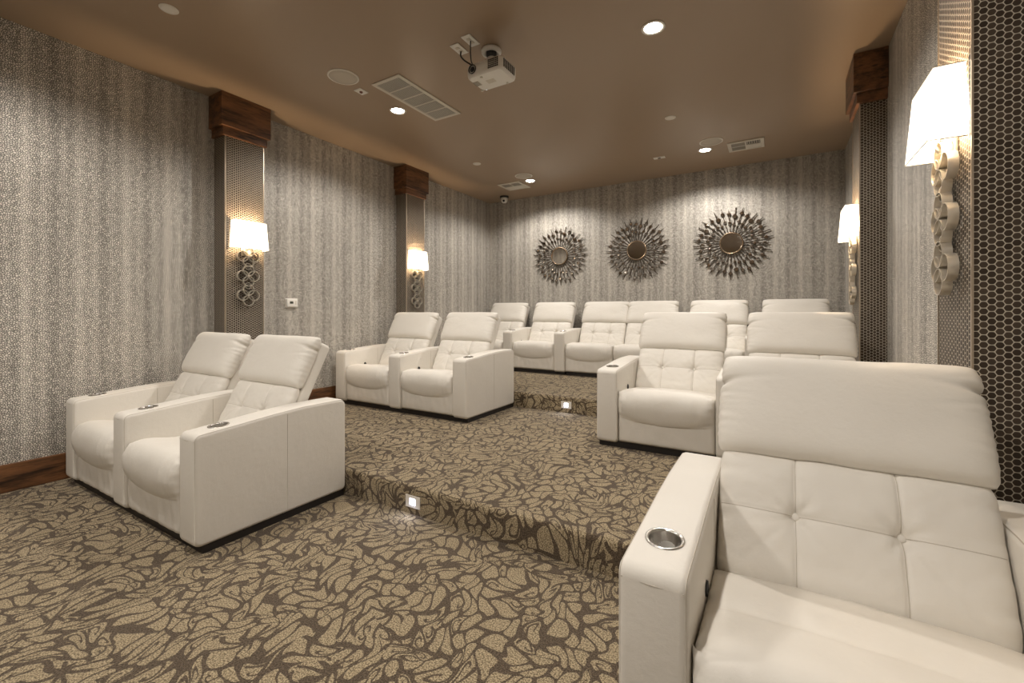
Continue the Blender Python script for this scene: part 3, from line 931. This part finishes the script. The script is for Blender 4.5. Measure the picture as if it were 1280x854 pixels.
disc_thing('sprinkler_cover', 'small round white sprinkler cover near the top left of the ceiling', 'sprinkler', -3.504, 1.358, 0.055, 0.006, M_white, 'concealed sprinkler covers')
disc_thing('sprinkler_cover', 'small round white sprinkler cover in the right half of the ceiling', 'sprinkler', -0.949, 4.814, 0.055, 0.006, M_white, 'concealed sprinkler covers')
disc_thing('sprinkler_cover', 'small round white sprinkler cover above the far left tiled column', 'sprinkler', -3.52, 4.94, 0.055, 0.006, M_white, 'concealed sprinkler covers')

# long five-panel return vent
def vent(name, label, x0, x1, y0, y1, cells, fr, group, nl):
    t = thing(name, label, 'vent', ((x0 + x1) / 2, (y0 + y1) / 2, ZC), 0, group)
    ox, oy = (x0 + x1) / 2, (y0 + y1) / 2
    bm = bmesh.new()
    zt, zb = 0.0, -0.010
    X0, X1, Y0, Y1_ = x0 - ox, x1 - ox, y0 - oy, y1 - oy
    for b in ((X0, X0 + fr, Y0, Y1_), (X1 - fr, X1, Y0, Y1_), (X0 + fr, X1 - fr, Y0, Y0 + fr), (X0 + fr, X1 - fr, Y1_ - fr, Y1_)):
        box(bm, b[0], b[1], b[2], b[3], zb, zt, 0.002, 1)
    fin('vent_frame', bm, M_vent, t)
    bm = bmesh.new(); box(bm, X0 + fr, X1 - fr, Y0 + fr, Y1_ - fr, -0.001, 0.0)
    fin('duct_opening', bm, M_dark, t)
    for (a, b, c, d, axis, solid) in cells:
        a, b = X0 + fr + a * (X1 - X0 - 2 * fr), X0 + fr + b * (X1 - X0 - 2 * fr)
        c, d = Y0 + fr + c * (Y1_ - Y0 - 2 * fr), Y0 + fr + d * (Y1_ - Y0 - 2 * fr)
        bm = bmesh.new()
        g = 0.006
        for e in ((a, a + g, c, d), (b - g, b, c, d), (a + g, b - g, c, c + g), (a + g, b - g, d - g, d)): box(bm, e[0], e[1], e[2], e[3], -0.009, -0.001)
        a += g; b -= g; c += g; d -= g
        if solid:
            box(bm, a, b, c, d, -0.008, -0.002, 0.0, 1, 0)
        else:
            N = nl
            for i in range(N):
                if axis == 'x':
                    q = c + (d - c) * (i + 0.5) / N; hw = (d - c) / N * 0.36
                    box(bm, a, b, q - hw, q + hw, -0.007, -0.0035, 0, 1, 1)
                else:
                    q = a + (b - a) * (i + 0.5) / N; hw = (b - a) / N * 0.36
                    box(bm, q - hw, q + hw, c, d, -0.007, -0.0035, 0, 1, 1)
        fin('louvre_panel', bm, [M_vent, M_vslat2 if nl > 8 else M_vslat], t)
    return t
M_vslat2 = simple('return_louvre', (0.40, 0.38, 0.33), 0.5)
vent('return_vent', 'long five panel return vent on the ceiling', -3.105, -2.765, 2.735, 3.60, [(0, 1, i / 5, (i + 1) / 5, 'y', False) for i in range(5)], 0.028, None, 14)
vent('supply_vent', 'small white supply vent near the back wall at the right of the ceiling', -0.51, -0.12, 5.90, 6.23,
     [(0, .5, 0, .5, 'x', False), (.5, 1, 0, .5, 'y', False), (0, .5, .5, 1, 'x', False), (.5, 1, .5, 1, 'x', True)], 0.035, 'ceiling supply vents', 6)
vent('supply_vent', 'small white supply vent in the back left of the ceiling near the dome camera', -3.82, -3.42, 5.92, 6.30,
     [(0, .5, 0, .5, 'x', False), (.5, 1, 0, .5, 'y', False), (0, .5, .5, 1, 'x', True), (.5, 1, .5, 1, 'x', True)], 0.035, 'ceiling supply vents', 6)

# small ceiling devices
def ceiling_plate(name, label, cat, x, y, sx, sy, extra, group=None):
    t = thing(name, label, cat, (x, y, ZC), 0, group)
    bm = bmesh.new(); box(bm, -sx / 2, sx / 2, -sy / 2, sy / 2, -0.007, 0.0, 0.003, 2)
    fin('cover_plate', bm, M_plastic, t)
    extra(t)
    return t
def sensor_bits(t):
    bm = bmesh.new(); lathe(bm, [(0.016, -0.006), (0.014, -0.014), (0.006, -0.02), (0, -0.021)], 20)
    fin('sensor_eye', bm, simple('red_lens', (0.16, 0.07, 0.05), 0.3), t, smooth=True)
ceiling_plate('ceiling_sensor', 'small square white sensor plate beside the front ceiling speaker', 'sensor', -3.285, 2.775, 0.085, 0.10, sensor_bits)
def alarm_bits(t):
    bm = bmesh.new(); box(bm, -0.018, 0.018, -0.014, 0.014, -0.011, -0.006, 0.002, 1)
    fin('centre_lens', bm, M_dark, t)
ceiling_plate('ceiling_sensor', 'tiny white plate on the ceiling between the two back downlights', 'sensor', -1.32, 5.98, 0.145, 0.07, alarm_bits)

# dome camera
t = thing('dome_camera', 'black and white dome security camera on the ceiling in the back left corner', 'camera', (-4.10, 6.58, ZC))
bm = bmesh.new(); lathe(bm, [(0, 0), (0.078, 0), (0.078, -0.022), (0.070, -0.030), (0, -0.030)], 28); fin('mounting_ring', bm, M_rubber, t, angle=40)
bm = bmesh.new(); lathe(bm, [(0.058, -0.028), (0.060, -0.06), (0.050, -0.095), (0.030, -0.112), (0, -0.118)], 28); fin('dome_housing', bm, M_plastic, t, smooth=True)
bm = bmesh.new(); lathe(bm, [(0.020, 0.0), (0.020, 0.012), (0.012, 0.016), (0, 0.016)], 20, Matrix.Translation((0.018, -0.040, -0.085)) @ Matrix.Rotation(R(115), 4, 'X')); fin('camera_lens', bm, M_rubber, t, smooth=True)

# outlet plates above the projector
def outlet_bits(t):
    for dy in (-0.022, 0.022):
        bm = bmesh.new(); box(bm, -0.016, 0.016, dy - 0.013, dy + 0.013, -0.0095, -0.006, 0.002, 1)
        fin('socket', bm, M_vent, t)
ceiling_plate('ceiling_outlet', 'white outlet plate left of the projector mount, with a black cable plugged in', 'outlet', -2.105, 2.72, 0.08, 0.14, outlet_bits, 'outlet plates by the projector')
ceiling_plate('ceiling_outlet', 'white outlet plate closest to the projector mount', 'outlet', -1.965, 2.675, 0.08, 0.14, outlet_bits, 'outlet plates by the projector')

# projector
t = thing('ceiling_projector', 'white projector hanging from a round ceiling mount', 'projector', (-1.90, 2.86, ZC))
bm = bmesh.new(); lathe(bm, [(0, 0), (0.074, 0), (0.079, -0.010), (0.078, -0.022), (0.071, -0.032), (0.060, -0.035), (0.050, -0.031), (0.046, -0.020), (0, -0.018)], 36); fin('ceiling_canopy', bm, M_plastic, t, smooth=True)
bm = bmesh.new(); lathe(bm, [(0, -0.016), (0.040, -0.018), (0.040, -0.045), (0.030, -0.060), (0, -0.060)], 24); fin('mount_joint', bm, M_rubber, t, angle=40)
bm = bmesh.new(); lathe(bm, [(0.024, -0.055), (0.040, -0.075), (0.052, -0.11), (0.056, -0.135), (0, -0.135)], 32); fin('mount_cone', bm, M_plastic, t, smooth=True)
bm = bmesh.new()
box(bm, -0.085, 0.10, -0.09, 0.04, -0.155, -0.135, 0.004, 1)
for sx in (-0.10, 0.115):
    tube(bm, [(0.0, -0.02, -0.145), (sx, -0.10, -0.15), (sx, -0.10, -0.175)], 0.008, 8)
    tube(bm, [(0.0, -0.02, -0.145), (sx, 0.03, -0.15), (sx, 0.03, -0.175)], 0.008, 8)
fin('mount_bracket', bm, M_rubber, t, angle=40)
# body: rounded wedge-like shell, corners softened in plan
bm = bmesh.new()
x0, x1, y0, y1 = -0.120, 0.200, -0.175, 0.065
def plan(o, bulge):
    pts = []
    rad = 0.045 - o * 0.4
    for (cx, cy, a0) in ((x1 - rad, y0 + rad, -90), (x1 - rad, y1 - rad, 0), (x0 + rad, y1 - rad, 90), (x0 + rad, y0 + rad, 180)):
        for k in range(7):
            a = R(a0 + 90 * k / 6); pts.append((cx + rad * math.cos(a), cy + rad * math.sin(a)))
    cx, cy = (x0 + x1) / 2, (y0 + y1) / 2
    return [(cx + (px - cx) * (1 - o / 0.16), cy + (py - cy) * (1 - o / 0.12)) for px, py in pts]
lv = [(-0.170, 0.022), (-0.175, 0.008), (-0.185, 0.001), (-0.215, 0.0), (-0.250, 0.001), (-0.264, 0.006), (-0.272, 0.016)]
rings = []
for z, o in lv: rings.append([bm.verts.new((px, py, z)) for px, py in plan(o, 0)])
for a, b in zip(rings, rings[1:]):
    for k in range(len(a)): bm.faces.new((a[k], a[(k + 1) % len(a)], b[(k + 1) % len(a)], b[k]))
bm.faces.new(rings[0]); bm.faces.new(list(reversed(rings[-1])))
body = fin('projector_body', bm, M_plastic, t, angle=35)
RXf = Matrix.Rotation(R(90), 4, 'X')
bm = bmesh.new(); lathe(bm, [(0.034, -0.01), (0.034, 0.006), (0.030, 0.008), (0.026, -0.004), (0, -0.004)], 28, Matrix.Translation((-0.055, y0, -0.218)) @ RXf); fin('lens_ring', bm, M_rubber, body, angle=40)
bm = bmesh.new(); lathe(bm, [(0.025, -0.004), (0.018, 0.002), (0, 0.005)], 24, Matrix.Translation((-0.055, y0, -0.218)) @ RXf); fin('lens_glass', bm, simple('lens_glass_dark', (0.01, 0.012, 0.02), 0.08), body, smooth=True)
bm = bmesh.new()
for i in range(7): 
    for j in range(5): box(bm, 0.085 + i * 0.013, 0.094 + i * 0.013, y0 - 0.002, y0 + 0.002, -0.252 + j * 0.014, -0.243 + j * 0.014)
fin('front_vent_grille', bm, M_dark, body)
bm = bmesh.new()
for i in range(8): box(bm, x1 - 0.002, x1 + 0.002, -0.14 + i * 0.02, -0.13 + i * 0.02, -0.25, -0.19)
fin('side_vent_grille', bm, M_dark, body)
bm = bmesh.new()
for i in range(6): box(bm, -0.11, -0.06, -0.10 + i * 0.011, -0.094 + i * 0.011, -0.2735, -0.271)
fin('underside_vent', bm, M_vslat, body)
bm = bmesh.new(); box(bm, -0.005, 0.065, -0.075, -0.025, -0.2735, -0.271, 0.0); fin('underside_plate', bm, M_vent, body)
for fx_, fy_ in ((-0.11, 0.035), (0.125, 0.035), (0.0, -0.135)):
    bm = bmesh.new(); lathe(bm, [(0.010, 0), (0.010, -0.006), (0.006, -0.009), (0, -0.009)], 16, Matrix.Translation((fx_, fy_, -0.271))); fin('foot', bm, M_vent, body, smooth=True)
bm = bmesh.new(); lathe(bm, [(0.005, 0), (0.004, -0.003), (0, -0.004)], 12, Matrix.Translation((-0.075, 0.045, -0.271))); fin('status_light', bm, M_led_dim, body, smooth=True)

def cable(label, pts, r=0.006):
    pts = spline(pts, 8)
    o = pts[0].copy()
    bm = bmesh.new(); tube(bm, [p - o for p in pts], r, 8)
    b = fin('projector_cable', bm, M_rubber, None, loc=o, smooth=True)
    tag(b, label, 'cable', 'projector cables')
    return b
cable('black cable sagging from the left ceiling plate to the projector', [(-2.105, 2.742, ZC - 0.008), (-2.105, 2.742, ZC - 0.05), (-2.06, 2.75, ZC - 0.10), (-1.99, 2.79, ZC - 0.14), (-1.91, 2.82, ZC - 0.150), (-1.86, 2.84, ZC - 0.156)])
cable('black cable hanging from the plate next to the projector mount', [(-1.965, 2.675, ZC - 0.008), (-1.965, 2.675, ZC - 0.06), (-1.975, 2.69, ZC - 0.10), (-1.985, 2.72, ZC - 0.145), (-1.96, 2.76, ZC - 0.160), (-1.90, 2.79, ZC - 0.160)], 0.0045)

# ------------------------------------------------------------------ thermostat and step lights
t = thing('thermostat', 'white wall thermostat with a small grey screen on the left wall', 'thermostat', (XL, 2.925, 1.355))
bm = bmesh.new(); box(bm, 0.0, 0.008, -0.070, 0.070, -0.052, 0.052, 0.003, 2); fin('wall_plate', bm, M_plastic, t)
bm = bmesh.new(); box(bm, 0.006, 0.030, -0.062, 0.062, -0.044, 0.046, 0.008, 3); bd = fin('housing', bm, M_plastic, t, angle=40)
bm = bmesh.new(); box(bm, 0.0295, 0.0315, -0.032, 0.008, -0.006, 0.020); fin('screen', bm, M_lcd, bd)
for k in (-1, 1):
    bm = bmesh.new(); box(bm, 0.0295, 0.033, 0.030, 0.044, 0.006 + k * 0.011 - 0.006, 0.006 + k * 0.011 + 0.006, 0.002, 1); fin('button', bm, M_vent, bd)

def step_light(x, y, z, label):
    t = thing('step_light', label, 'light', (x, y, z), 0, 'step lights in the carpeted risers')
    bm = bmesh.new(); box(bm, -0.060, 0.060, -0.006, 0.0, -0.038, 0.038, 0.002, 1); fin('cover_plate', bm, M_white, t)
    bm = bmesh.new(); box(bm, -0.022, 0.022, -0.0085, -0.004, -0.020, 0.020, 0.003, 2); fin('lens', bm, M_led, t)
    ld = bpy.data.lights.new('step_light_lamp', 'AREA'); ld.energy = 0.16; ld.size = 0.04; ld.color = (0.70, 0.76, 1.0)
    lo = bpy.data.objects.new('step_light_lamp', ld); COL.objects.link(lo); lo.parent = t
    lo.location = (0, -0.012, 0); lo.rotation_euler = (R(-60), 0, 0)
step_light(-1.93, Y1, 0.078, 'glowing step light in the lower carpeted riser, beside the front left sofa')
step_light(-1.94, Y2, Z1 + 0.085, 'glowing step light in the upper carpeted riser, in front of the back row')
